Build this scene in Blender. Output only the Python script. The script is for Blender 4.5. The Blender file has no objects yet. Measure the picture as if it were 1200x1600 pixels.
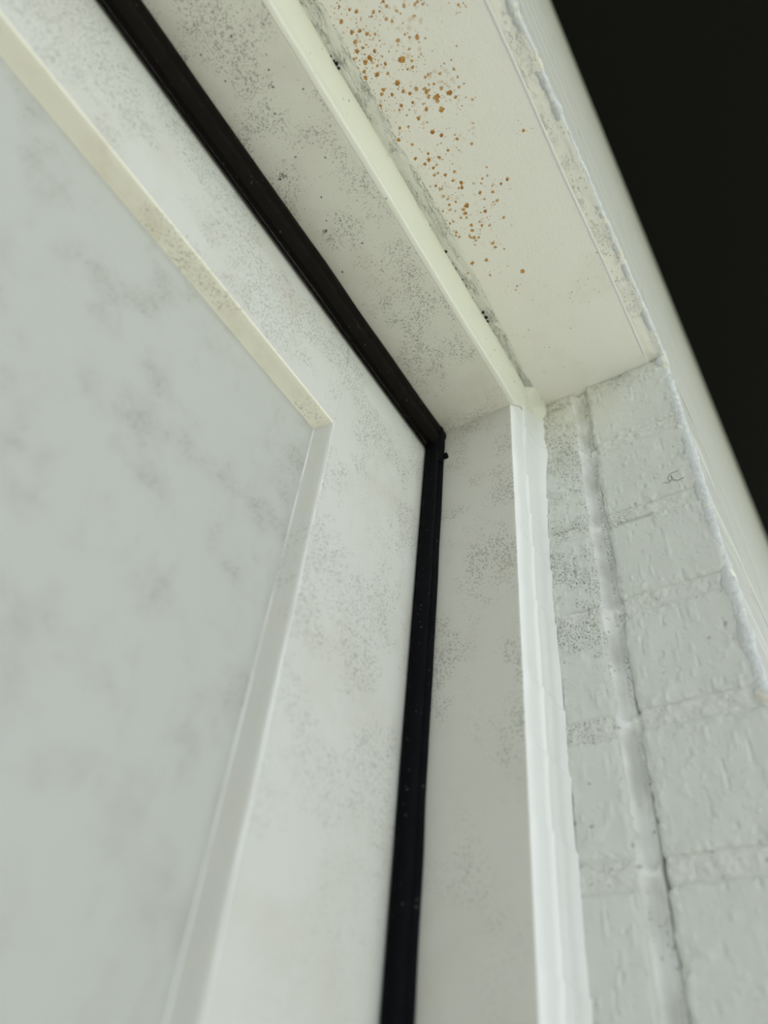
import bpy, math, random
import numpy as np
from mathutils import Matrix, Vector

C = bpy.context.scene.collection
SC = bpy.context.scene
ZO = 1.55                      # height of the camera above the ground

# ---------------------------------------------------------------- camera
cam_data = bpy.data.cameras.new('camera')
cam = bpy.data.objects.new('camera', cam_data); C.objects.link(cam)
RIGHT = (0.5316328, -0.8421810, 0.0899869)
DOWN = (0.6341642, 0.3253759, -0.7014031)
FWD = (0.5614288, 0.4299553, 0.7070616)
cam.matrix_world = Matrix(((RIGHT[0], -DOWN[0], -FWD[0], 0), (RIGHT[1], -DOWN[1], -FWD[1], 0),
                           (RIGHT[2], -DOWN[2], -FWD[2], ZO), (0, 0, 0, 1)))
cam_data.sensor_fit = 'VERTICAL'; cam_data.sensor_height = 36; cam_data.sensor_width = 27
cam_data.lens = 1178.7 / 1600 * 36
cam_data.clip_start = 0.01; cam_data.clip_end = 200
cam_data.dof.use_dof = True; cam_data.dof.focus_distance = 0.49; cam_data.dof.aperture_fstop = 4.6
SC.camera = cam

# ---------------------------------------------------------------- sky, sun, exposure
w = bpy.data.worlds.new('sky'); SC.world = w; w.use_nodes = True
nt = w.node_tree; bg = nt.nodes['Background']
sky = nt.nodes.new('ShaderNodeTexSky'); sky.sky_type = 'NISHITA'; sky.sun_disc = False
sky.sun_elevation = math.radians(52); sky.sun_rotation = math.radians(15); sky.dust_density = 3; sky.ozone_density = 1
mx = nt.nodes.new('ShaderNodeMix'); mx.data_type = 'RGBA'; mx.inputs[0].default_value = 0.7
mx.inputs[7].default_value = (5.3, 5.42, 5.45, 1)
nt.links.new(sky.outputs[0], mx.inputs[6]); nt.links.new(mx.outputs[2], bg.inputs[0])
bg.inputs[1].default_value = 0.2
sun_data = bpy.data.lights.new('sun', 'SUN'); sun_data.energy = 6.4; sun_data.angle = math.radians(2); sun_data.color = (1, .97, .92)
sun = bpy.data.objects.new('sun', sun_data); C.objects.link(sun)
sun.rotation_euler = Vector((0.25, -0.62, -0.95)).to_track_quat('-Z', 'Y').to_euler()   # from behind the building
sun.location = (0, 5, 8)
SC.view_settings.view_transform = 'Standard'; SC.view_settings.look = 'None'; SC.view_settings.gamma = 1
SC.view_settings.use_curve_mapping = False; SC.view_settings.exposure = 0.80

# ---------------------------------------------------------------- noise
def _h(ix, iy, iz, seed):
    n = (ix.astype(np.int64) * 374761393 + iy.astype(np.int64) * 668265263 + iz.astype(np.int64) * 2147483647 + seed * 974711) & 0xffffffff
    n = ((n ^ (n >> 13)) * 1274126177) & 0xffffffff
    return ((n ^ (n >> 16)) & 0xffff) / 32767.5 - 1
def vnoise(P, f, seed=0):
    P = np.asarray(P, float) * f; I = np.floor(P); T = P - I; T = T * T * (3 - 2 * T); r = 0
    for a in (0, 1):
        for b in (0, 1):
            for c in (0, 1):
                wt = (T[..., 0] if a else 1 - T[..., 0]) * (T[..., 1] if b else 1 - T[..., 1]) * (T[..., 2] if c else 1 - T[..., 2])
                r = r + wt * _h(I[..., 0] + a, I[..., 1] + b, I[..., 2] + c, seed)
    return r
def fbm(P, f, seed=0, o=3):
    return sum(vnoise(P, f * 2 ** k, seed + k) * .5 ** k for k in range(o))
def sm(a, b, x):
    t = np.clip((x - a) / (b - a), 0, 1); return t * t * (3 - 2 * t)

# ---------------------------------------------------------------- materials
class NT:
    def __init__(s, name):
        s.m = bpy.data.materials.new(name); s.m.use_nodes = True; s.t = s.m.node_tree
        s.b = s.t.nodes['Principled BSDF']; s.pos = s.n('ShaderNodeNewGeometry').outputs['Position']
    def n(s, k, **kw):
        o = s.t.nodes.new(k)
        for a, v in kw.items(): setattr(o, a, v)
        return o
    def put(s, sock, v):
        if isinstance(v, bpy.types.NodeSocket): s.t.links.new(v, sock)
        else: sock.default_value = v
    def math(s, op, a, b=0.0, clamp=False):
        o = s.n('ShaderNodeMath', operation=op, use_clamp=clamp); s.put(o.inputs[0], a); s.put(o.inputs[1], b); return o.outputs[0]
    def vec(s, scale=(1, 1, 1), loc=(0, 0, 0), rot=(0, 0, 0)):
        o = s.n('ShaderNodeMapping'); s.put(o.inputs['Vector'], s.pos); o.inputs['Scale'].default_value = scale
        o.inputs['Location'].default_value = loc; o.inputs['Rotation'].default_value = rot; return o.outputs[0]
    def noise(s, scale, detail=3, rough=.5, v=None, dist=0.0):
        o = s.n('ShaderNodeTexNoise'); s.put(o.inputs['Vector'], v or s.pos)
        o.inputs['Scale'].default_value = scale; o.inputs['Detail'].default_value = detail; o.inputs['Roughness'].default_value = rough
        o.inputs['Distortion'].default_value = dist; return o.outputs['Fac']
    def rng(s, v, a, b, c=0.0, d=1.0, smooth=True):
        o = s.n('ShaderNodeMapRange', interpolation_type='SMOOTHSTEP' if smooth else 'LINEAR')
        s.put(o.inputs[0], v)
        for i, x in enumerate((a, b, c, d)): s.put(o.inputs[i + 1], x)
        return o.outputs[0]
    def spots(s, scale, rmax, mask=1.0, v=None, sharp=8.0, power=2.0):
        """irregular round spots: a random radius in every voronoi cell, thinned by mask"""
        dn = s.n('ShaderNodeTexNoise'); s.put(dn.inputs['Vector'], s.pos); dn.inputs['Scale'].default_value = scale * 2.2
        ad = s.n('ShaderNodeVectorMath', operation='MULTIPLY_ADD'); s.put(ad.inputs[0], dn.outputs['Color'])
        ad.inputs[1].default_value = (.55 / scale,) * 3; s.put(ad.inputs[2], v or s.pos)
        o = s.n('ShaderNodeTexVoronoi'); s.put(o.inputs['Vector'], ad.outputs[0]); o.inputs['Scale'].default_value = scale
        sp = s.n('ShaderNodeSeparateColor'); s.put(sp.inputs[0], o.outputs['Color'])
        r = s.math('MULTIPLY', s.math('POWER', sp.outputs[0], power), rmax)
        r = s.math('MULTIPLY', r, mask)
        return s.math('MULTIPLY', s.math('SUBTRACT', r, o.outputs['Distance']), sharp, True)
    def mix(s, f, a, b):
        o = s.n('ShaderNodeMix', data_type='RGBA'); s.put(o.inputs[0], f)
        s.put(o.inputs[6], a if isinstance(a, bpy.types.NodeSocket) else (*a, 1)); s.put(o.inputs[7], b if isinstance(b, bpy.types.NodeSocket) else (*b, 1))
        return o.outputs[2]
    def bump(s, h, dist, strength=1.0, prev=None):
        o = s.n('ShaderNodeBump'); s.put(o.inputs['Height'], h); o.inputs['Distance'].default_value = dist; o.inputs['Strength'].default_value = strength
        if prev is not None: s.put(o.inputs['Normal'], prev)
        return o.outputs[0]
    def sep(s):
        o = s.n('ShaderNodeSeparateXYZ'); s.put(o.inputs[0], s.pos); return o.outputs
    def done(s, col, rough=.5, normal=None, spec=.4):
        s.put(s.b.inputs['Base Color'], col if isinstance(col, bpy.types.NodeSocket) else (*col, 1)); s.put(s.b.inputs['Roughness'], rough)
        s.b.inputs['Specular IOR Level'].default_value = spec
        if normal is not None: s.put(s.b.inputs['Normal'], normal)
        return s.m

MOULD = (.10, .095, .075)
def painted(name, base, fine=1.0, mid=.0, blotch=.25, blotch_col=(.55, .50, .43), bscale=22, peel=.00012, rough=.5, fmask=(.42, .66), seed=0.0, peel_scale=420, smear=0.0, streak=None):
    t = NT(name)
    off = t.vec(loc=(seed, seed * .7, seed * 1.3))
    cl = t.math('MULTIPLY', t.rng(t.noise(26, 3, .6, off), fmask[0], fmask[1]), t.rng(t.sep()[2], ZO - .02, ZO + .22, .25, 1.0))
    col = t.mix(t.math('MULTIPLY', t.rng(t.noise(bscale, 4, .6, off), .45, .75), blotch), base, blotch_col)
    col = t.mix(t.math('MULTIPLY', t.noise(160, 2, .6, off), .10), col, tuple(x * .72 for x in base))
    if smear: col = t.mix(t.math('MULTIPLY', t.rng(t.noise(60, 5, .7, t.vec(scale=(1, 1, .35))), .55, .75), smear), col, blotch_col)
    f = t.spots(820, .80 * fine, cl, off, 6, 1.5)
    col = t.mix(t.math('MULTIPLY', f, .42), col, MOULD)
    f2 = t.spots(1150, .75 * fine, cl, off, 5, 1.2)
    col = t.mix(t.math('MULTIPLY', f2, .32), col, MOULD)
    if mid:
        g = t.spots(95, .42 * mid, 1.0, off, 6, 7)
        col = t.mix(t.math('MULTIPLY', g, .6), col, (.16, .14, .11))
        q = t.math('MULTIPLY', t.spots(30, .8 * mid, 1.0, off, 1.6, 6), t.rng(t.noise(500, 4, .7), .42, .62))
        col = t.mix(t.math('MULTIPLY', q, .75), col, (.2, .17, .13))
    n = t.bump(t.noise(peel_scale, 3, .6), peel, 1)
    n = t.bump(t.noise(55, 3, .5), .0008, .5, n)
    return t.done(col, rough, n)

WHITE = (.80, .81, .765)
M = {}
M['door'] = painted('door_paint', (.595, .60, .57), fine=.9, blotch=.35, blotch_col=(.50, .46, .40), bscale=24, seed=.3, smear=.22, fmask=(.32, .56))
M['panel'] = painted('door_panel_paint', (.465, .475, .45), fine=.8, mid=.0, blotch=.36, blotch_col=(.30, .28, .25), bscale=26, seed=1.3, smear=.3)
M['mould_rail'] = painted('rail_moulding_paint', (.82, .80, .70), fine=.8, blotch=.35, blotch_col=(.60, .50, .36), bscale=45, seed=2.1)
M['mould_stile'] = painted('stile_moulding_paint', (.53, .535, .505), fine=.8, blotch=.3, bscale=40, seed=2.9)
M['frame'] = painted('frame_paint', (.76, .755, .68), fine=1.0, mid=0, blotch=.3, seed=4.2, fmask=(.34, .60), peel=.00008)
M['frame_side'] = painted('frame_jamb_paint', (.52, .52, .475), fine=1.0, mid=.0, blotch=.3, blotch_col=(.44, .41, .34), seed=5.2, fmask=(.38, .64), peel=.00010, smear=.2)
M['clean'] = painted('fresh_white_paint', (.79, .805, .805), fine=.0, blotch=.10, seed=6, peel=.00005, rough=.42)

def sealant_mat():
    t = NT('cream_sealant')
    col = t.mix(t.math('MULTIPLY', t.rng(t.noise(40, 3), .45, .75), .3), (.75, .76, .68), (.68, .705, .60))
    col = t.mix(t.math('MULTIPLY', t.spots(300, .3, 1.0, None, 8, 8), .7), col, MOULD)
    return t.done(col, .38, t.bump(t.noise(90, 3), .0004, .6))
M['sealant'] = sealant_mat()

def filler_mat():
    t = NT('cracked_filler')
    v = t.vec(scale=(.28, 1, 1))
    cr = t.noise(780, 4, .65, v, .6)
    ridge = t.math('ABSOLUTE', t.math('SUBTRACT', cr, .5))
    line = t.rng(ridge, .0, .035, 1, 0)
    brk = t.rng(t.noise(200, 3, .6, v), .45, .6)
    k = t.math('MULTIPLY', line, brk)
    col = t.mix(t.math('MULTIPLY', t.noise(120, 3), .25), (.80, .81, .74), (.68, .68, .62))
    col = t.mix(t.math('MULTIPLY', k, .6), col, (.07, .065, .055))
    n = t.bump(t.math('SUBTRACT', cr, t.math('MULTIPLY', k, .8)), .0009, .8)
    return t.done(col, .7, n)
M['filler'] = filler_mat()

def lintel_mat():
    t = NT('lintel_paint')
    base = (.86, .855, .79)
    x, y, z = t.sep()
    # a band of fine rust freckles along the inner half of the plate
    ax = t.math('SUBTRACT', t.math('ADD', y, t.math('MULTIPLY', x, -.17)), .070)
    band = t.rng(t.math('ABSOLUTE', ax), .010, .036, 1, 0)
    band = t.math('MULTIPLY', band, t.rng(x, .27, .20, 0, 1))
    cl = t.math('MULTIPLY', band, t.rng(t.noise(45, 3, .6), .36, .6))
    col = t.mix(t.math('MULTIPLY', t.rng(t.noise(30, 3), .5, .75), .2), base, (.68, .66, .56))
    halo = t.spots(330, .85, cl, None, 1.6, 2.0)
    col = t.mix(t.math('MULTIPLY', halo, .5), col, (.62, .42, .18))
    r = t.spots(400, .62, cl, None, 8, 2.2)
    col = t.mix(t.math('MULTIPLY', r, .9), col, t.mix(t.noise(600, 2), (.64, .37, .11), (.40, .20, .055)))
    fs = t.spots(520, .42, t.rng(t.noise(30, 3), .4, .65), None, 7, 4)
    col = t.mix(t.math('MULTIPLY', fs, .6), col, (.22, .2, .15))
    rb = t.rng(x, .05, .2, 0, 1)
    n = t.bump(t.noise(620, 3, .65), .0005, 1)
    n = t.bump(r, .0005, .6, n)
    return t.done(col, .55, n)
M['lintel'] = lintel_mat()

YF_ = .028
def brick_paint(name, base, sandy=0.0, side=False):
    t = NT(name)
    x, y, z = t.sep()
    # black mould sits where the reveal is roughest: inner strip, upper courses, bed joints
    zone = t.math('MULTIPLY', t.rng(y, .075, .112), t.rng(z, ZO + .19, ZO + .33))
    zone = t.math('ADD', zone, t.math('MULTIPLY', t.rng(z, ZO + .475, ZO + .50), .6), True)
    if sandy: zone = t.math('ADD', zone, t.math('MULTIPLY', t.rng(y, .03, .08), .35), True)
    zone = t.math('MULTIPLY', zone, t.math('SUBTRACT', 1.0, t.math('MULTIPLY', t.math('MULTIPLY', t.rng(y, .0955, .098), t.rng(y, .1045, .1015)), .85)))
    cl = t.math('MULTIPLY', zone, t.rng(t.noise(55, 4, .65), .40, .60))
    base_in = base
    warm = t.math('MULTIPLY', t.rng(z, ZO + .40, ZO + .50), t.rng(y, .05, .10))
    col = t.mix(t.math('MULTIPLY', warm, .45), base, (.70, .69, .56))
    col = t.mix(t.math('MULTIPLY', t.noise(70, 4, .6), .18), col, tuple(v * .78 for v in base))
    if sandy:      # sky light catching the raked upright joint, painted in as whiter colour
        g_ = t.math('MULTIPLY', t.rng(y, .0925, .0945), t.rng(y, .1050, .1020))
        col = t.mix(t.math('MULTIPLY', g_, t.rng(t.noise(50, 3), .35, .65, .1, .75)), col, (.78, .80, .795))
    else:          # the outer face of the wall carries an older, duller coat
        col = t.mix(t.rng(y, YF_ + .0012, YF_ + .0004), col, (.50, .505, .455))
    s1 = t.math('MULTIPLY', t.rng(t.noise(900, 4, .75), .53, .60), t.rng(cl, .05, .6))
    col = t.mix(t.math('MULTIPLY', s1, .9), col, (.07, .065, .05))
    s2 = t.spots(150, .26, 1.0, None, 9, 6)
    col = t.mix(t.math('MULTIPLY', s2, .55), col, (.2, .19, .16))
    if sandy:
        s3 = t.spots(420, .55, t.rng(t.noise(38, 3), .42, .62), None, 6, 2)
        col = t.mix(t.math('MULTIPLY', s3, .5), col, (.17, .155, .12))
        n = t.bump(t.noise(700, 3, .65), .0003, .8)
    else:
        n = t.bump(t.noise(500, 3, .6), .0002, .8)
    return t.done(col, .42 if not sandy else .6, n)
def t_strength(s): return .6
M['brick'] = brick_paint('painted_brick', (.575, .595, .56))
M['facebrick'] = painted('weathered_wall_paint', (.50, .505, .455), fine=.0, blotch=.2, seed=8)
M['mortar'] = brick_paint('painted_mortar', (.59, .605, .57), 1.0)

def ridge_mat():
    t = NT('flaking_arris_paint')
    v = t.noise(60, 4, .65)
    col = t.mix(t.rng(v, .58, .64), (.73, .765, .775), (.84, .83, .72))
    ck = t.rng(t.math('ABSOLUTE', t.math('SUBTRACT', t.noise(260, 4, .7), .5)), 0, .02, 1, 0)
    col = t.mix(t.math('MULTIPLY', t.math('MULTIPLY', ck, t.rng(t.noise(90, 2), .5, .62)), .6), col, (.15, .15, .14))
    n = t.bump(t.noise(420, 5, .75, None, .5), .0016, 1)
    return t.done(col, .45, n)
M['ridge'] = ridge_mat()
def strip_mat():
    t = NT('rough_cream_render')
    x, y, z = t.sep()
    col = t.mix(t.rng(t.noise(70, 4), .4, .7), (.90, .90, .81), (.85, .86, .79))
    v = t.vec(scale=(.5, 1, 1))
    ck = t.rng(t.math('ABSOLUTE', t.math('SUBTRACT', t.noise(210, 4, .7, v), .5)), 0, .018, 1, 0)
    k = t.math('MULTIPLY', ck, t.rng(t.noise(60, 3), .48, .6))
    k = t.math('ADD', k, t.spots(520, .6, t.rng(t.noise(45, 3), .45, .62), None, 7, 2), True)
    col = t.mix(t.math('MULTIPLY', k, .35), col, (.13, .125, .11))
    n = t.bump(t.math('SUBTRACT', t.noise(160, 5, .7, v), t.math('MULTIPLY', k, .3)), .0013, .8)
    return t.done(col, .55, n)
M['strip'] = strip_mat()

def rubber(name, base, dust):
    t = NT(name)
    d = t.rng(t.noise(240, 5, .75, t.vec(scale=(.5, 1, .5))), .66, .76)
    d2 = t.math('ADD', t.math('MULTIPLY', d, dust), t.spots(420, .3, 1.0, None, 8, 6), True)
    col = t.mix(t.math('MULTIPLY', d2, .16), base, (.35, .32, .28))
    return t.done(col, t.rng(t.noise(130, 3), .3, .7, .5, .65), t.bump(t.noise(300, 3), .0002, .4), .06)
M['rubber_head'] = rubber('dusty_black_rubber', (.005, .004, .003), .7)
M['rubber_side'] = rubber('black_rubber', (.002, .0022, .0032), .12)
def plain(name, c, r=.6):
    t = NT(name)
    col = t.mix(t.noise(200, 3), c, tuple(v * .7 for v in c))
    return t.done(col, r, None, .1)
def rust_mat():
    t = NT('rust')
    col = t.mix(t.rng(t.noise(420, 4, .7), .38, .62), (.62, .35, .10), (.36, .165, .04))
    return t.done(col, .85, t.bump(t.noise(900, 3), .0005, 1))
M['rust'] = rust_mat()
M['stain'] = plain('pale_rust_stain', (.56, .41, .21), .7)
M['mouldspot'] = plain('grey_mould', (.19, .175, .14), .8)
M['pit'] = plain('dark_gap', (.025, .024, .022), .9)
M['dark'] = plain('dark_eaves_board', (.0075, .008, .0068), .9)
M['hair'] = plain('brown_hair', (.10, .08, .06), .6)
M['render'] = painted('painted_masonry', (.52, .53, .48), fine=.0, blotch=.2, seed=9)
def ground_mat():
    t = NT('pale_paving')
    col = t.mix(t.noise(6, 5), (.55, .52, .475), (.46, .435, .39))
    return t.done(col, .9, t.bump(t.noise(90, 4), .004, .6))
M['paving'] = ground_mat()
def grass_mat():
    t = NT('lawn_green')
    col = t.mix(t.noise(30, 5), (.16, .24, .06), (.10, .17, .04))
    return t.done(col, .9, t.bump(t.noise(200, 4), .02, .8))
M['grass'] = grass_mat()

# ---------------------------------------------------------------- object helpers
def setp(o, label=None, cat=None, group=None, kind=None):
    for k, v in (('label', label), ('category', cat), ('group', group), ('kind', kind)):
        if v: o[k] = v
    return o
def link(name, me, mat=None, parent=None):
    o = bpy.data.objects.new(name, me); C.objects.link(o)
    if mat is not None and me is not None and not me.materials: me.materials.append(mat)
    if parent is not None:
        o.parent = parent; o.location = -Vector(parent.location)
    return o
def empty(name, loc=(0, 0, 0)):
    o = bpy.data.objects.new(name, None); C.objects.link(o); o.location = loc; o.empty_display_size = .05; return o
def mesh(name, V, F, smooth=True):
    V = np.asarray(V, float).copy(); V[:, 2] += ZO
    me = bpy.data.meshes.new(name); me.from_pydata(V.tolist(), [], [tuple(map(int, f)) for f in F]); me.update()
    if smooth: me.polygons.foreach_set('use_smooth', [True] * len(me.polygons))
    return me
def grid_faces(nu, nv, base=0, flip=False):
    i = np.arange(nu - 1)[:, None] * nv + np.arange(nv - 1)[None, :] + base
    q = np.stack([i, i + 1, i + nv + 1, i + nv], -1).reshape(-1, 4)
    return q[:, ::-1] if flip else q
def grid(name, P, flip=False, smooth=True):                       # P: nu x nv x 3
    return mesh(name, P.reshape(-1, 3), grid_faces(P.shape[0], P.shape[1], 0, flip), smooth)
def fix_normals(me):
    import bmesh
    bm = bmesh.new(); bm.from_mesh(me); bmesh.ops.remove_doubles(bm, verts=bm.verts, dist=1e-6)
    bmesh.ops.recalc_face_normals(bm, faces=bm.faces); bm.to_mesh(me); bm.free(); me.update(); me.set_sharp_from_angle(angle=math.radians(38)); return me
def rbox(name, lo, hi, r, lines, disp=None, smooth=True):
    """box with rounded edges; lines = three arrays of grid coordinates (0..size) per axis"""
    lo = np.array(lo, float); hi = np.array(hi, float); V = []; F = []; n = 0
    L = [np.array(sorted(set(np.round(np.clip(np.concatenate(([0, r * .3, r * .65, r], l, [s - r, s - r * .65, s - r * .3, s])), 0, s), 6)))) + a
         for l, s, a in zip(lines, hi - lo, lo)]
    for ax in range(3):
        u, v = [k for k in range(3) if k != ax]
        for side in (lo, hi):
            A, B = np.meshgrid(L[u], L[v], indexing='ij'); P = np.zeros(A.shape + (3,)); P[..., u] = A; P[..., v] = B; P[..., ax] = side[ax]
            V.append(P.reshape(-1, 3)); F.append(grid_faces(len(L[u]), len(L[v]), n)); n += A.size
    V = np.concatenate(V); Q = np.clip(V, lo + r, hi - r); D = V - Q; N = D / np.maximum(np.linalg.norm(D, axis=1, keepdims=True), 1e-9)
    V = Q + N * r
    if disp is not None: V = V + N * disp(V)[:, None]
    return fix_normals(mesh(name, V, np.concatenate(F), smooth))
def box(name, lo, hi, r=.001):
    return rbox(name, lo, hi, r, ([], [], []))
def sweep(name, prof, axis, a, b, n=2, closed=True, disp=None):
    """profile points (two other axes, in order) swept along axis; a and b may be functions of the profile point"""
    prof = np.asarray(prof, float); u, v = [k for k in range(3) if k != axis]; P = np.zeros((n, len(prof), 3))
    A = np.array([a(p) if callable(a) else a for p in prof]); B = np.array([b(p) if callable(b) else b for p in prof])
    for i, t in enumerate(np.linspace(0, 1, n)):
        P[i, :, u] = prof[:, 0]; P[i, :, v] = prof[:, 1]; P[i, :, axis] = A + (B - A) * t
    if disp is not None: P = P + disp(P)
    m = len(prof); V = P.reshape(-1, 3); F = []
    for i in range(n - 1):
        for j in range(m if closed else m - 1):
            k = (j + 1) % m; F.append((i * m + j, i * m + k, (i + 1) * m + k, (i + 1) * m + j))
    if closed: F.append(tuple(range(m))); F.append(tuple((n - 1) * m + j for j in range(m)))
    return fix_normals(mesh(name, V, F))
def arc(cx, cy, r, a0, a1, n=5):
    return [(cx + r * math.cos(math.radians(a0 + (a1 - a0) * i / (n - 1))), cy + r * math.sin(math.radians(a0 + (a1 - a0) * i / (n - 1)))) for i in range(n)]
def tube(name, pts, r, seg=6):
    P = np.asarray(pts, float); n = len(P); V = []; F = []
    R_ = np.broadcast_to(r, (n,))
    for i in range(n):
        t = P[min(i + 1, n - 1)] - P[max(i - 1, 0)]; t /= np.linalg.norm(t)
        a = np.cross(t, (.3, .9, .2)); a /= np.linalg.norm(a); b = np.cross(t, a)
        for k in range(seg):
            c = 2 * math.pi * k / seg; V.append(P[i] + R_[i] * (a * math.cos(c) + b * math.sin(c)))
    for i in range(n - 1):
        for k in range(seg): F.append((i * seg + k, i * seg + (k + 1) % seg, (i + 1) * seg + (k + 1) % seg, (i + 1) * seg + k))
    F.append(tuple(range(seg))); F.append(tuple((n - 1) * seg + k for k in range(seg)))
    return fix_normals(mesh(name, V, F))
def blobs(name, spots, ua, va, na, level, nsign, hgt, seed=1, squash=1.0):
    """low irregular blisters on a plane: spots = (u, v, radius)"""
    rnd = random.Random(seed); V = []; F = []
    for u, v, r in spots:
        base = len(V); n = 11; rings = 3; ph = rnd.random() * 6.28; j = [rnd.uniform(.65, 1.2) for _ in range(n)]
        top = [0, 0, 0]; top[ua] = u; top[va] = v; top[na] = level + nsign * hgt * min(1, r / .0012); V.append(top)
        for q in range(1, rings + 1):
            f = q / rings
            for k in range(n):
                a = ph + 6.2832 * k / n; p = [0, 0, 0]; rr = r * f * (j[k] if q > 1 else 1)
                p[ua] = u + rr * math.cos(a); p[va] = v + rr * math.sin(a) * squash
                p[na] = level + nsign * hgt * min(1, r / .0012) * (1 - f ** 2) * rnd.uniform(.7, 1.2) if q < rings else level - nsign * .00006
                V.append(p)
        for k in range(n): F.append((base, base + 1 + k, base + 1 + (k + 1) % n))
        for q in range(rings - 1):
            for k in range(n):
                a = base + 1 + q * n
                F.append((a + k, a + n + k, a + n + (k + 1) % n, a + (k + 1) % n))
    return fix_normals(mesh(name, V, F))

# ---------------------------------------------------------------- numbers read off the place (metres; z from the camera height)
XJ = .357                     # face of the right brick reveal
YF, YM = .028, .1335          # wall face, face of the door frame
ZL = .504                     # underside of the lintel
XE, ZE = .3079, .4520         # inner corner of the frame
YG = .189                     # where the weather seal starts
YD = .1955                    # face of the door leaf
XS, ZS = .1977, .3436         # outer corner of the sunk panel
YP = .2062                    # face of the sunk panel
XL = -.62                     # face of the left reveal
JZ = [.4995, .4285, .3555, .286, .212, .137, .063, -.011]   # bed joints on the reveal
ZTOP = 1.45                   # underside of the eaves

# ---------------------------------------------------------------- structure
ground = link('floor', box('floor', (-6, -4.6, -ZO - .1), (6, 2, -ZO), .002), M['paving'])
setp(ground, 'pale paved path outside the door', kind='structure')
lawn = link('lawn', box('lawn', (-14, -22, -ZO - .1), (14, -4.6, -ZO + .005), .002), M['grass'])
setp(lawn, 'mown green lawn beyond the paved path', 'lawn', kind='stuff')

wall = empty('wall_front', (1.2, .12, 0))
setp(wall, 'white painted brick wall around the door opening, with thickly painted joints', kind='structure')
def core(lo, hi): link('masonry', box('masonry', lo, hi, .001), M['render'], wall)
core((XJ + .012, YF + .0007, -ZO), (3.2, .30, ZL - .001))
core((-3.2, YF + .0007, -ZO), (XL, .30, ZL - .001))
core((-3.2, YF + .0007, ZL + .0065), (3.2, .30, ZTOP))

core((XJ + .0024, YF + .0009, -ZO), (XJ + .0125, YF + .055, ZL - .001))
# bricks of the reveal, each laid singly
def brick_disp(seed):
    def f(V):
        Q = V * np.array([1, 1, .55])
        blob = np.maximum(0, vnoise(Q, 330, seed + 1) - .42) * .0017 - np.maximum(0, vnoise(Q, 300, seed + 2) - .60) * .0026
        blob += np.maximum(0, vnoise(V, 620, seed + 4) - .45) * .0010
        brush = fbm(V * np.array([1, 1, .12]), 420, seed + 3, 2) * .00011
        near = np.min([np.abs(V[:, 2] - z) for z in JZ], axis=0)
        e = np.maximum(sm(.016, .007, near), np.maximum(sm(.112, .102, V[:, 1]) * sm(.098, .102, V[:, 1]), sm(.083, .091, V[:, 1]) * sm(.0945, .0915, V[:, 1])))
        e = np.maximum(e, .8 * sm(.075, .11, V[:, 1]) * sm(.20, .32, V[:, 2]))
        rough = fbm(V, 300, seed + 5, 3) * .00075 * e * sm(-.5, .3, vnoise(V, 60, seed + 6))
        return fbm(V, 50, seed, 3) * .0008 + blob + brush + rough
    return f
rnd = random.Random(4)
tops = JZ
for i in range(len(JZ) - 1):
    zt, zb = JZ[i] - .0050 + rnd.uniform(-.0006, .0006), JZ[i + 1] + .0048 + rnd.uniform(-.0006, .0006)
    hl = [.004 + .0007 * k for k in range(90)]
    ln = .215 if i % 2 else .1025
    y0, y1 = YF, .0915 + rnd.uniform(-.0006, .0006)
    me = rbox('brick', (XJ - .0002 - (i % 3) * .0003, y0, zb), (XJ + ln, y1, zt), .0042,
              ([.005, .008, .012, .02, .04, .08], [.004 + .0007 * k for k in range(86)], hl), brick_disp(i * 7))
    link('brick', me, M['brick'], wall)
    me = rbox('brick', (XJ + rnd.uniform(-.0003, .0004), .1028, zb + rnd.uniform(-.0008, .001)), (XJ + .06, .1395, zt), .0042,
              ([.005, .012, .03], [.004 + .0007 * k for k in range(46)], hl), brick_disp(i * 7 + 3))
    link('brick', me, M['brick'], wall)

# mortar of the reveal: struck beds, a raked upright joint with a crack along the outer bricks
ys = np.arange(.0285, .1400, .0006); zs = np.arange(-.02, .5036, .0007)
Y_, Z_ = np.meshgrid(ys, zs, indexing='ij'); P = np.stack([np.full_like(Y_, XJ), Y_, Z_], -1)
wob = vnoise(P, 45, 5) * .0009
bed = np.min([np.abs(Z_ + wob - z) for z in JZ], axis=0)
dep = .0022 - .0022 * sm(.0055, .0015, bed) * 1.0
dep = .0005 + .0014 * sm(.0042, .0085, bed)
gy = Y_ + wob
nd = np.abs(bed)
groove = sm(.1035, .0970, gy) * sm(.0885, .0915, gy)
groove *= .45 + .55 * sm(.001, .006, nd)
dep = dep + groove * (.0068 - .0026 * sm(.0975, .0925, gy))
crack = np.exp(-((gy - .0918) / .0007) ** 2) * sm(.1, .45, vnoise(P * np.array([1, 0, 1]), 26, 8) + .25 + .5 * sm(.03, .0, np.abs(Z_ - .317)))
dep = dep + crack * .007
rough_zone = .15 + .85 * sm(.007, .003, nd)
dep = dep - (fbm(P, 190, 2, 4) * .0007 + fbm(P, 600, 22, 2) * .00045 + np.maximum(0, vnoise(P, 330, 31)) * .0006) * rough_zone
for cz, ca, cb in ((.5031, .060, .131), (.4940, .104, .131), (.4345, .108, .129), (.3600, .110, .131), (.3515, .060, .088), (.2920, .100, .131)):
    dep = dep + .005 * np.exp(-((Z_ + wob * .8 - cz) / .0006) ** 2) * sm(ca, ca + .006, Y_) * sm(cb, cb - .006, Y_) * sm(-.25, .2, vnoise(P, 90, 14))
dep = dep - sm(.128, .139, Y_) * .0008
P[..., 0] = XJ + dep
link('mortar', grid('mortar', P), M['mortar'], wall)

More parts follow.
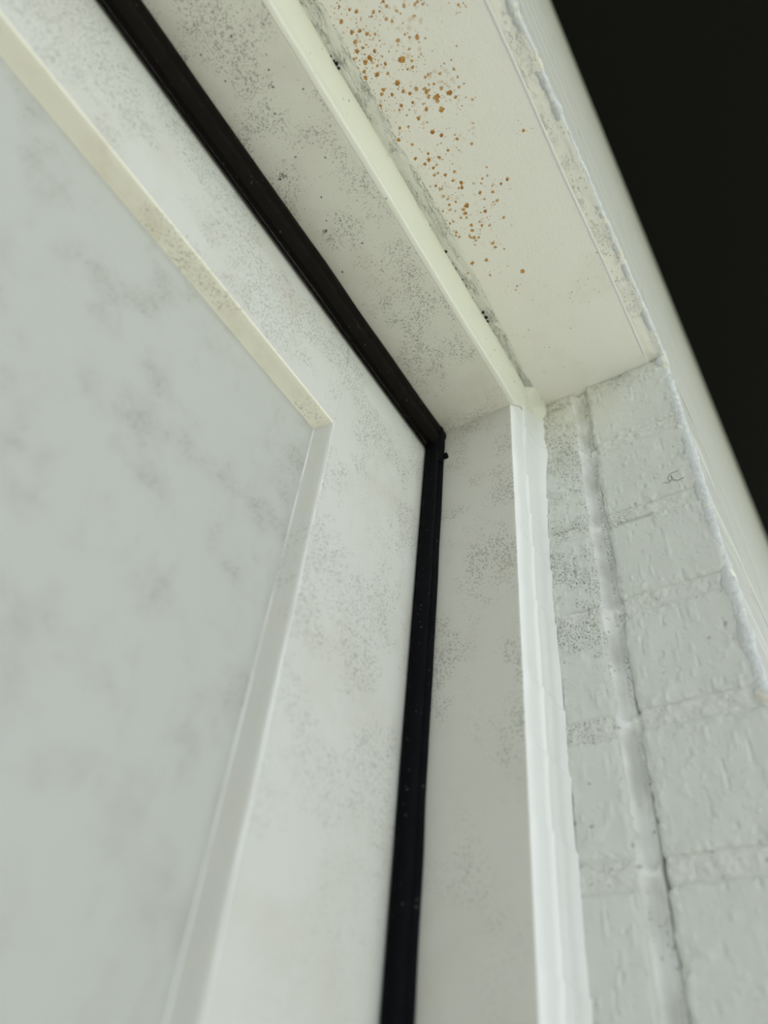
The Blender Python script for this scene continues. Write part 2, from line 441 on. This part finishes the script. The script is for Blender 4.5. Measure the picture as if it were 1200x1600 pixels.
# bricks of the wall face, stretcher bond, flush painted joints
def face_brick(L):
    return rbox('brick', (0, 0, -ZO), (L, .09, -ZO + .0635), .0009, ([L * .5], [], []), None)
full, half = face_brick(.215), face_brick(.1025)
def place(me, x, z):
    o = link('brick', me, M['facebrick'], wall); o.location = Vector((x, YF + rnd.uniform(-.0002, .0002), z + ZO)) - Vector(wall.location); return o
for c in range(-1, 19):
    z0 = .5075 + (c - 7) * .0735 if c >= 7 else (JZ[6 - c] + .005 if 0 <= c <= 6 else JZ[7] - .0685)
    above = c >= 7
    if z0 + .0635 > ZTOP: break
    if not above:
        x = XJ + (.215 if (6 - c) % 2 else .1025) + .010
    else:
        x = -.34 - (0 if c % 2 else .1125)
    while x < 1.9:
        if z0 > .2 or above: place(full, x, z0)
        x += .225
# thick flaking paint along the two arrises of the wall face
t_ = np.arange(-.55, XJ + .004, .0012); a_ = np.linspace(0, 1, 12)
T, A = np.meshgrid(t_, a_, indexing='ij')
P = np.zeros(T.shape + (3,)); P[..., 0] = T
base = np.stack([T, np.zeros_like(T), A * .004], -1)
lump = .0006 + fbm(base, 60, 3, 4) * .0003 + fbm(base, 300, 13, 3) * .0005 + np.maximum(0, vnoise(base, 120, 77) - .2) * .0010
ang = np.radians(-80 + A * 170)          # from the underside round to the face
rr = .0022 + lump
P[..., 1] = YF + .0016 - rr * np.sin(ang) * .9
P[..., 2] = ZL + .0035 - rr * np.cos(ang)
link('paint_ridge', grid('paint_ridge', P), M['ridge'], wall)
t_ = np.arange(-.02, ZL + .004, .0012); T, A = np.meshgrid(t_, a_, indexing='ij'); P = np.zeros(T.shape + (3,)); P[..., 2] = T
base = np.stack([A * .004, np.full_like(T, .5), T], -1)
edge = np.min([np.abs(T - z) for z in JZ], axis=0)
lump = .0007 + fbm(base, 45, 6, 4) * .0006 + fbm(base, 300, 16, 3) * .0005 + np.maximum(0, vnoise(base, 120, 71)) * .0008 + .0008 * sm(.008, .001, edge)
ang = np.radians(-75 + A * 165); rr = .0024 + lump
P[..., 0] = XJ + .0021 - rr * np.cos(ang)
P[..., 1] = YF + .0026 - rr * np.where(ang < 0, 1.25, 1.0) * np.sin(ang)
link('paint_ridge', grid('paint_ridge', P, True), M['ridge'], wall)
# rough render strip under the front edge above the opening
xs = np.arange(-.60, XJ + .003, .0012); yy = np.linspace(YF + .0006, .0408, 14); A, B = np.meshgrid(xs, yy, indexing='ij')
P = np.stack([A, B, np.zeros_like(A)], -1)
P[..., 2] = ZL + .0016 - fbm(P, 70, 12, 4) * .0006 - np.maximum(0, vnoise(P, 240, 3)) * .0005
P[..., 2] -= .0012 * sm(.034, .029, B)
link('render_strip', grid('render_strip', P, True), M['strip'], wall)
# the lump of filler where that strip meets the reveal, over the crack at the very corner
for k_, (zc, h_) in enumerate(((.4300, .0085), (.3555, .0050), (.287, .0075), (.212, .0075), (.4985, .0065))):
    Lz = list(np.arange(.001, 2 * h_, .0008))
    link('filler_patch', rbox('filler_patch', (XJ - .0004, YF - .0004, zc - h_), (XJ + .004, YF + .0050, zc + h_), .0022,
         ([], list(np.arange(.001, .005, .0008)), Lz), lambda V: fbm(V, 150, 44 + k_, 3) * .0016 - .0012 * sm(h_ * .4, h_, np.abs(V[:, 2] - zc))), M['sealant'], wall)
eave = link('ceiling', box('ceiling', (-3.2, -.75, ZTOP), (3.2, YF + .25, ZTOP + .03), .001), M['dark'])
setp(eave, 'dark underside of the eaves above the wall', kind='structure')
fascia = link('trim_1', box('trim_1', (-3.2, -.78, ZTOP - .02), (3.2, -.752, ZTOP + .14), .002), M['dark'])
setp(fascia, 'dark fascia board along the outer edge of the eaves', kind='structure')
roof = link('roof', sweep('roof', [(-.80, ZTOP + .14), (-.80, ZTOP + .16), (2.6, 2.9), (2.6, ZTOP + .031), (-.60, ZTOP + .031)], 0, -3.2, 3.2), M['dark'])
setp(roof, 'dark pitched roof over the wall', kind='structure')

# ---------------------------------------------------------------- lintel
lin = empty('steel_lintel', (-.13, .09, ZO + ZL))
setp(lin, 'white painted steel lintel over the door with a band of rust freckles', 'lintel')
link('plate', rbox('plate', (XL - .1, .0400, ZL), (XJ + .10, .27, ZL + .006), .0008, ([.1 * k for k in range(1, 11)], [], []),
     lambda V: vnoise(V, 9, 4) * .0003), M['lintel'], lin)
link('paint_bead', tube('paint_bead', [(x, .0404 + .0003 * math.sin(x * 40), ZL + .0004) for x in np.arange(XL + .01, XJ - .004, .006)], .0011, 8), M['clean'], lin)
RUST = [(512,58,3),(530,10,2.5),(546,15,3),(557,18,4),(507,28,3.5),(520,40,4),(533,33,4),(550,50,4.5),(562,48,4),(573,53,4),(555,66,4),(537,75,3),(558,80,4.5),(567,75,3),(577,90,5),(571,97,5),(585,80,4),(580,93,4),(602,100,4),(559,108,3.5),(569,112,4),(589,117,5),(560,121,3),(571,122,4.5),(606,115,3.5),(628,93,7),(644,95,3),(645,105,4),(599,2,3.5),(584,18,3),(570,155,5),(621,130,6),(599,140,4.5),(613,148,4),(596,147,4),(594,165,4),(595,170,3.5),(630,143,4.5),(641,146,4),(667,143,5),(678,131,3.5),(683,151,6.5),(702,145,6.5),(712,152,4),(690,171,6),(666,171,4.5),(645,160,3.5),(627,165,4),(624,172,3),(600,188,4),(604,193,3.5),(625,200,4),(638,198,3),(654,185,4),(676,206,5),(690,211,4.5),(714,217,4),(623,218,4.5),(644,226,3.5),(700,235,3.5),(649,248,4),(669,240,3.5),(670,250,5),(686,246,4),(664,256,4),(677,262,3.5),(696,273,4),(710,268,4),(652,276,6),(654,290,6),(660,308,4.5),(708,282,3.5),(721,285,4.5),(722,293,4),(681,290,3.5),(750,301,4),(770,300,4),(793,280,4.5),(783,287,3.5),(712,315,3.5),(702,320,3.5),(729,321,6),(727,333,5),(724,327,4),(758,330,5),(692,330,3),(675,340,3.5),(680,356,4),(703,349,3),(708,346,3),(720,340,3),(737,352,4),(738,360,4.5),(753,352,3.5),(713,363,3.5),(706,375,3.5),(736,371,3),(748,371,3),(770,380,4),(774,386,3.5),(760,406,5),(738,411,5),(731,427,3),(766,430,3),(816,424,5.5),(818,204,4.5),(806,453,2.5),(808,447,2.5),(756,462,2.5),(637,108,2.5),(586,53,3),(593,18,2.5),(716,8,3),(651,57,4),(590,103,3),(553,92,3),(548,100,3)]
Rm = np.array([RIGHT, DOWN, FWD]).T
def world(px, py, ax, val):          # a survey of the photograph, turned into positions on a known plane of the scene
    r = Rm @ np.array([px - 600, py - 800, 1178.7]); return r * (val / r[ax])
def onto(lst, ax, val, ua, va, k=1.0):
    out = []
    for px, py, r in lst:
        p = world(px, py, ax, val); out.append((p[ua], p[va], r * k * np.dot(p, FWD) / 1178.7 * 1.0))
    return out
rs = onto(RUST, 2, ZL, 0, 1, .80)
extra = []; r2 = random.Random(8)
for u, v, r in rs:
    for _ in range(r2.choice((4, 6, 8, 10))): extra.append((u + r2.gauss(0, .003), v + r2.gauss(0, .003), r2.uniform(.00018, .0005)))
o = link('rust_spots', blobs('rust_spots', [q for q in rs + extra if .045 < q[1] < .128], 0, 1, 2, ZL, -1, .00035, 3), M['rust'], lin); o['kind'] = 'stuff'
st = onto([(814, 424, 8), (683, 140, 8), (690, 150, 9), (652, 282, 8)], 2, ZL, 0, 1, .8)

# ---------------------------------------------------------------- door frame
fr = empty('door_frame', (-.13, .19, 0))
setp(fr, 'white painted door frame, speckled with mould, between brick reveal and black seal', 'door frame')
def frame_prof(x0, x1):      # (x, y) with a softened outer corner
    return arc(x0 + .0012, YM + .0012, .0012, 180, 270) + [(x1, YM), (x1, .262), (x0, .262)]
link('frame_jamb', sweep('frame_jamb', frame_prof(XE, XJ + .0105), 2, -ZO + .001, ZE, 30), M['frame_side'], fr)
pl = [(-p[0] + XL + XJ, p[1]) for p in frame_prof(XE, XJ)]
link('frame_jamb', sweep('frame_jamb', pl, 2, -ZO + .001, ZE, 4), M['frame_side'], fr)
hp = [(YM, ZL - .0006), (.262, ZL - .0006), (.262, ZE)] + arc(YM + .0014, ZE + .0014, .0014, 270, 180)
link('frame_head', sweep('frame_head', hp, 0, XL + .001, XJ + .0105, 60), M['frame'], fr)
MS = [(424,133,9),(430,178,4),(403,118,3),(352,127,4),(361,56,4.5),(314,86,4),(420,109,4),(474,139,4),(462,245,3.5),(508,246,3.5),(440,272,9),(446,276,6),(438,280,5),(510,345,3),(502,308,3.5),(532,345,3.5),(566,380,4),(555,281,2.5),(535,425,4),(510,360,4),(507,362,6),(416,85,3),(411,38,3)]
ms = []; r3 = random.Random(5)
for u, v, q in onto(MS, 2, ZE, 0, 1, .5):
    if q < .0011: ms.append((u, v, q)); continue
    for _ in range(int(26 * q / .002)): ms.append((u + r3.gauss(0, q * .55), v + r3.gauss(0, q * .55), r3.uniform(.00018, .0005)))
for _ in range(260):
    u = r3.uniform(0, .28); ms.append((u, r3.uniform(.138, .185), r3.uniform(.00012, .0004)))
mo = blobs('mould_spots', [q for q in ms if q[1] > .1365], 0, 1, 2, ZE, -1, .0004, 5)
o = link('mould_spots', mo, M['mouldspot'], fr); o['kind'] = 'stuff'

# ---------------------------------------------------------------- sealant between frame and masonry
se = empty('sealant_bead', (.2, YM, ZO + ZL))
setp(se, 'cream painted sealant bead running along the head and down the jamb of the frame', 'sealant')
# head: a cove in the middle of the frame face that swells into a round bead under the lintel
xs = np.concatenate([np.arange(XL + .002, -.08, .02), np.arange(-.08, XJ - .001, .0016)])
pr = [(0.0, .4522), (.0030, .4526), (.0036, .4540), (.0031, .4568), (.0019, .4620), (.0009, .4680), (.0007, .4725), (.0013, .4770), (.0020, .4820), (.0029, .4868), (.0037, .4912), (.0041, .4952), (.0038, .4990), (.0030, .5020), (.0020, .5036), (.0006, .5042)]
P = np.zeros((len(xs), len(pr), 3))
for j, (d, z) in enumerate(pr):
    P[:, j, 0] = xs; P[:, j, 1] = YM - d * np.where((z < .468) & (xs > XE), .25, 1) + .0003; P[:, j, 2] = np.maximum(z, np.minimum(ZE + (xs - XE) * 1.0, .470))
bse = P.copy(); P[..., 1] -= np.array([d for d, _ in pr])[None, :] / .006 * (vnoise(bse, 14, 3) * .0010 + vnoise(bse, 60, 4) * .0004)
link('head_bead', grid('head_bead', P), M['sealant'], se)
# jamb: a brushed bead with overlapping scalloped laps
zs = np.concatenate([np.arange(-ZO + .01, -.03, .05), np.arange(-.03, ZL - .004, .0016)])
xj = np.array([.3082, .3090, .3170, .3250, .3290, .3296, .3305, .3330, .3370, .3420, .3470, .3515, .3545, .3562, .3572])
dj = np.array([0, .0004, .0004, .0004, .0004, .0014, .0016, .0011, .0013, .0018, .0028, .0044, .0066, .0086, .0098])
P = np.zeros((len(zs), len(xj), 3)); P[..., 0] = xj[None, :]; P[..., 2] = zs[:, None]
saw = ((zs + vnoise(np.stack([zs * 0, zs * 0, zs], -1), 13, 2) * .02) / .046) % 1.0
lap = .0011 * saw ** 3 + .0005 * vnoise(np.stack([zs * 0, zs * 0, zs], -1), 40, 6)
gz = (.22 + .60 * sm(.33, .46, zs))[:, None]
P[..., 1] = YM + .0002 - (dj[None, :] * np.where(dj > .002, gz, 1)) * (.9 + .3 * vnoise(np.stack([zs * 0 + 1, zs * 0, zs], -1), 17, 9)[:, None] * 1.0) - lap[:, None] * (dj > 0)[None, :]
P[..., 1] = np.where(dj[None, :] > 0, np.minimum(P[..., 1], YM - .0003), P[..., 1])
P[..., 0] += (dj > 0)[None, :] * (vnoise(np.stack([zs * 0 + 4, zs * 0, zs], -1), 30, 7) * .0006)[:, None]
link('jamb_bead', grid('jamb_bead', P, True), M['clean'], se)
# corner fillet where the two beads meet
A, B = np.meshgrid(np.linspace(0, 1, 26), np.linspace(0, 1, 26), indexing='ij')
fx = .3300 + A * .0275; fz = .4700 + B * .0345
fd = .0010 + .0085 * np.clip(np.maximum(A ** 2.2, B ** 2.6) + .25 * A * B, 0, 1.05)
P = np.stack([fx, YM - fd, fz], -1); P[..., 1] -= vnoise(P, 60, 4) * .0006
edge = np.minimum(sm(0, .3, A), sm(0, .75, B)); P[..., 1] = YM + .0004 - (YM + .0004 - P[..., 1]) * edge
link('corner_fillet', grid('corner_fillet', P, True), M['sealant'], se)
# cracked filler on the lintel beside the bead
xs = np.arange(-.10, XJ - .002, .0011); yy = np.linspace(.1195, YM - .001, 14); A, B = np.meshgrid(xs, yy, indexing='ij')
P = np.stack([A, B + sm(.20, .34, A) * .0045 * (1 - (B - .1195) / .013), np.zeros_like(A)], -1)
b_ = (B - .1195) / (YM - .1205)
P[..., 2] = ZL + .0003 - sm(0, .18, b_) * (.0008 + fbm(P * np.array([.35, 1, 1]), 240, 5, 3) * .0005)
link('cracked_filler', grid('cracked_filler', P, True), M['filler'], se)
PT = [(517,95,2.5),(520,100,4.5),(523,107,3.5),(663,351,4),(666,353,3),(690,393,4),(695,403,2),(701,413,3),(706,421,3),(708,426,2.5),(717,437,2),(722,448,3.5),(724,452,2.5),(750,488,3),(754,496,4),(757,502,2.5),(733,465,1.5),(512,88,2)]
o = link('paint_gaps', blobs('paint_gaps', [(u, v, r) for u, v, r in onto([(a + 5, b, c) for a, b, c in PT], 2, ZL - .0024, 0, 1, .9)], 0, 1, 2, ZL - .0024, -1, .0009, 7), M['pit'], se); o['kind'] = 'stuff'

# ---------------------------------------------------------------- weather seal
ws = empty('weather_seal', (XE - .005, YG, 0))
setp(ws, 'black rubber weather seal in the gap between door leaf and frame, mitred at the corner', 'seal')
side = [(.3078, .1885), (.3070, .1868), (.3052, .1862), (.3038, .1872), (.3030, .1886), (.3022, .1882), (.3004, .1874), (.2984, .1880), (.2970, .1900), (.2964, .1930), (.2966, .1950), (.2990, .1975), (.3040, .2030), (.3078, .2060)]
link('seal_side', sweep('seal_side', side, 2, -ZO + .005, .434, 220, True,
     lambda P: np.stack([P[..., 0] * 0, vnoise(P * np.array([0, 0, 1]), 30, 2) * .0004, P[..., 0] * 0], -1)), M['rubber_side'], ws)
head = [(.1885, .4519), (.1870, .4500), (.1862, .4460), (.1868, .4425), (.1882, .4405), (.1876, .4385), (.1874, .4350), (.1886, .4315), (.1915, .4292), (.1950, .4292), (.1975, .4350), (.2010, .4490), (.2010, .4519)]
link('seal_head', sweep('seal_head', head, 0, XL + .06, .3076, 300, True,
     lambda P: np.stack([P[..., 0] * 0, vnoise(P * np.array([1, 0, 0]), 26, 5) * .0004, P[..., 0] * 0], -1)), M['rubber_head'], ws)
# squeezed corner joint of the seal, with crumbs of rubber
cz = [(.3010, .1900, .4480, .0046), (.3022, .1896, .4420, .0046), (.3030, .1892, .4350, .0044), (.3034, .1890, .4290, .0040), (.3034, .1888, .4220, .0036), (.3034, .1890, .4120, .0026)]
me = tube('corner_joint', [c[:3] for c in cz], [c[3] for c in cz], 12)
link('corner_joint', me, M['rubber_side'], ws)
link('rubber_crumb', rbox('rubber_crumb', (.3052, .1835, .4195), (.3084, .1868, .4240), .0010, ([], [], []), lambda V: vnoise(V, 600, 3) * .0006), M['rubber_side'], ws)

# ---------------------------------------------------------------- door leaf
dr = empty('door_1', (-.13, .215, 0))
setp(dr, 'off-white painted door leaf with stile, rail and sunk panel, speckled with grey mould', kind='structure')
def eased(c, r_, D, lim, n=20):          # the softened outer edge of the leaf: (distance across, depth) until lim
    a1 = math.asin(min(1, (lim - c) / r_)); return [(c + r_ * math.sin(a), YD + D * (1 - math.cos(a))) for a in np.linspace(0, a1, n)]
RZ, RR, RD = .3930, .075, .0285
sp = [(XS + .00020, YD + .044), (XS + .00020, YD + .0004), (XS + .0006, YD)] + eased(.2820, .030, .0165, .3066) + [(.3066, YD + .044)]
def top_round(P):
    a = np.arcsin(np.clip((P[..., 2] - RZ) / RR, 0, 1)); q = np.zeros_like(P)
    q[..., 1] = np.where(P[..., 1] < YD + .03, np.maximum(0, YD + RD * (1 - np.cos(a)) - P[..., 1]), 0); return q
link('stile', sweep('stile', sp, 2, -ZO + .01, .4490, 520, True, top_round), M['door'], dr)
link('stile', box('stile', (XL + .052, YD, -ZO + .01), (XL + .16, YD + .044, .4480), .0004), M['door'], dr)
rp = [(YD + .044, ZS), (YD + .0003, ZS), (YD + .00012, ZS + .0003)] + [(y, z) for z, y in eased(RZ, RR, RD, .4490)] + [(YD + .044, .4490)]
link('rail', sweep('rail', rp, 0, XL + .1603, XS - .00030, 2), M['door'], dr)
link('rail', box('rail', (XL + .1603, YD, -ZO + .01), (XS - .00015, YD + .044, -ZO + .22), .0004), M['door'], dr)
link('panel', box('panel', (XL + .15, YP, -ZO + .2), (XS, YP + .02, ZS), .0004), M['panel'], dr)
w5 = .0047
rail_m = [(YD + .0003, ZS + .0002)] + arc(YD + .0010, ZS - .0008, .0009, 180, 245, 4) + [(YD + .0040, ZS - .0026), (YD + .0075, ZS - .0040), (YP - .0006, ZS - w5 - .0001), (YP + .0001, ZS - w5 - .0006), (YP + .003, ZS + .0002)]
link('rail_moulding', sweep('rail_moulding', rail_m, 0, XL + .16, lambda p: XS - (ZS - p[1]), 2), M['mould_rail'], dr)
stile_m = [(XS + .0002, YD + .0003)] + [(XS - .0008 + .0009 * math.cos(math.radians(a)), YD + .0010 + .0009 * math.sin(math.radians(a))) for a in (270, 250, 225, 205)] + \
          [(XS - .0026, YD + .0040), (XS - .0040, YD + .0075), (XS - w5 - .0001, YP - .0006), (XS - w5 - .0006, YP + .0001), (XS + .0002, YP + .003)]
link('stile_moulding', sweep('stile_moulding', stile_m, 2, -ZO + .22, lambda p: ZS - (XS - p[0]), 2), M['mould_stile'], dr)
def wavy(x, y, z0, z1, amp, r, seed):
    zz = np.arange(z0, z1, .0025); q = np.stack([zz * 0, zz * 0, zz], -1)
    return [(x + vnoise(p, 60, seed) * amp, y, p[2]) for p in q], r * (1 + .35 * np.array([vnoise(p, 90, seed + 1) for p in q]))
for x, y, a, r, s in ((XS - .0001, YD - .00005, .00022, .00042, 3), (XS - w5 - .0002, YP - .0002, .00010, .00030, 5)):
    p, rr_ = wavy(x, y, -.05, ZS - (XS - x) - .0002, a, r, s)
    link('paint_bead', tube('paint_bead', p, rr_), M['clean'], dr)
link('paint_bead', tube('paint_bead', [(XS - w5, YP - .0002, ZS - w5), (XS - .0026, YD + .0040, ZS - .0026), (XS - .0001, YD, ZS)], .00028), M['clean'], dr)
link('paint_bead', tube('paint_bead', [(XS, YD + .0001, z) for z in (ZS, .37, .39, .401)], .00016), M['clean'], dr)

# ---------------------------------------------------------------- stray hair on the bricks
hr = []
for pts in ([(1046, 752), (1043, 746), (1047, 740), (1055, 737), (1062, 735)], [(1036, 754), (1045, 754), (1050, 748), (1048, 742), (1052, 750), (1060, 750), (1072, 744)]):
    P = []
    for i in range(len(pts) - 1):
        for k in range(4):
            t = k / 4; P.append(world(pts[i][0] * (1 - t) + pts[i + 1][0] * t, pts[i][1] * (1 - t) + pts[i + 1][1] * t, 0, XJ - .0012))
    hr.append(P)
hroot = empty('hair', (XJ - .0012, .045, ZO + .37))
setp(hroot, 'two thin curled brown hairs stuck to the second brick from the top of the reveal', 'hair')
for P in hr: link('strand', tube('strand', P, .00012, 5), M['hair'], hroot)
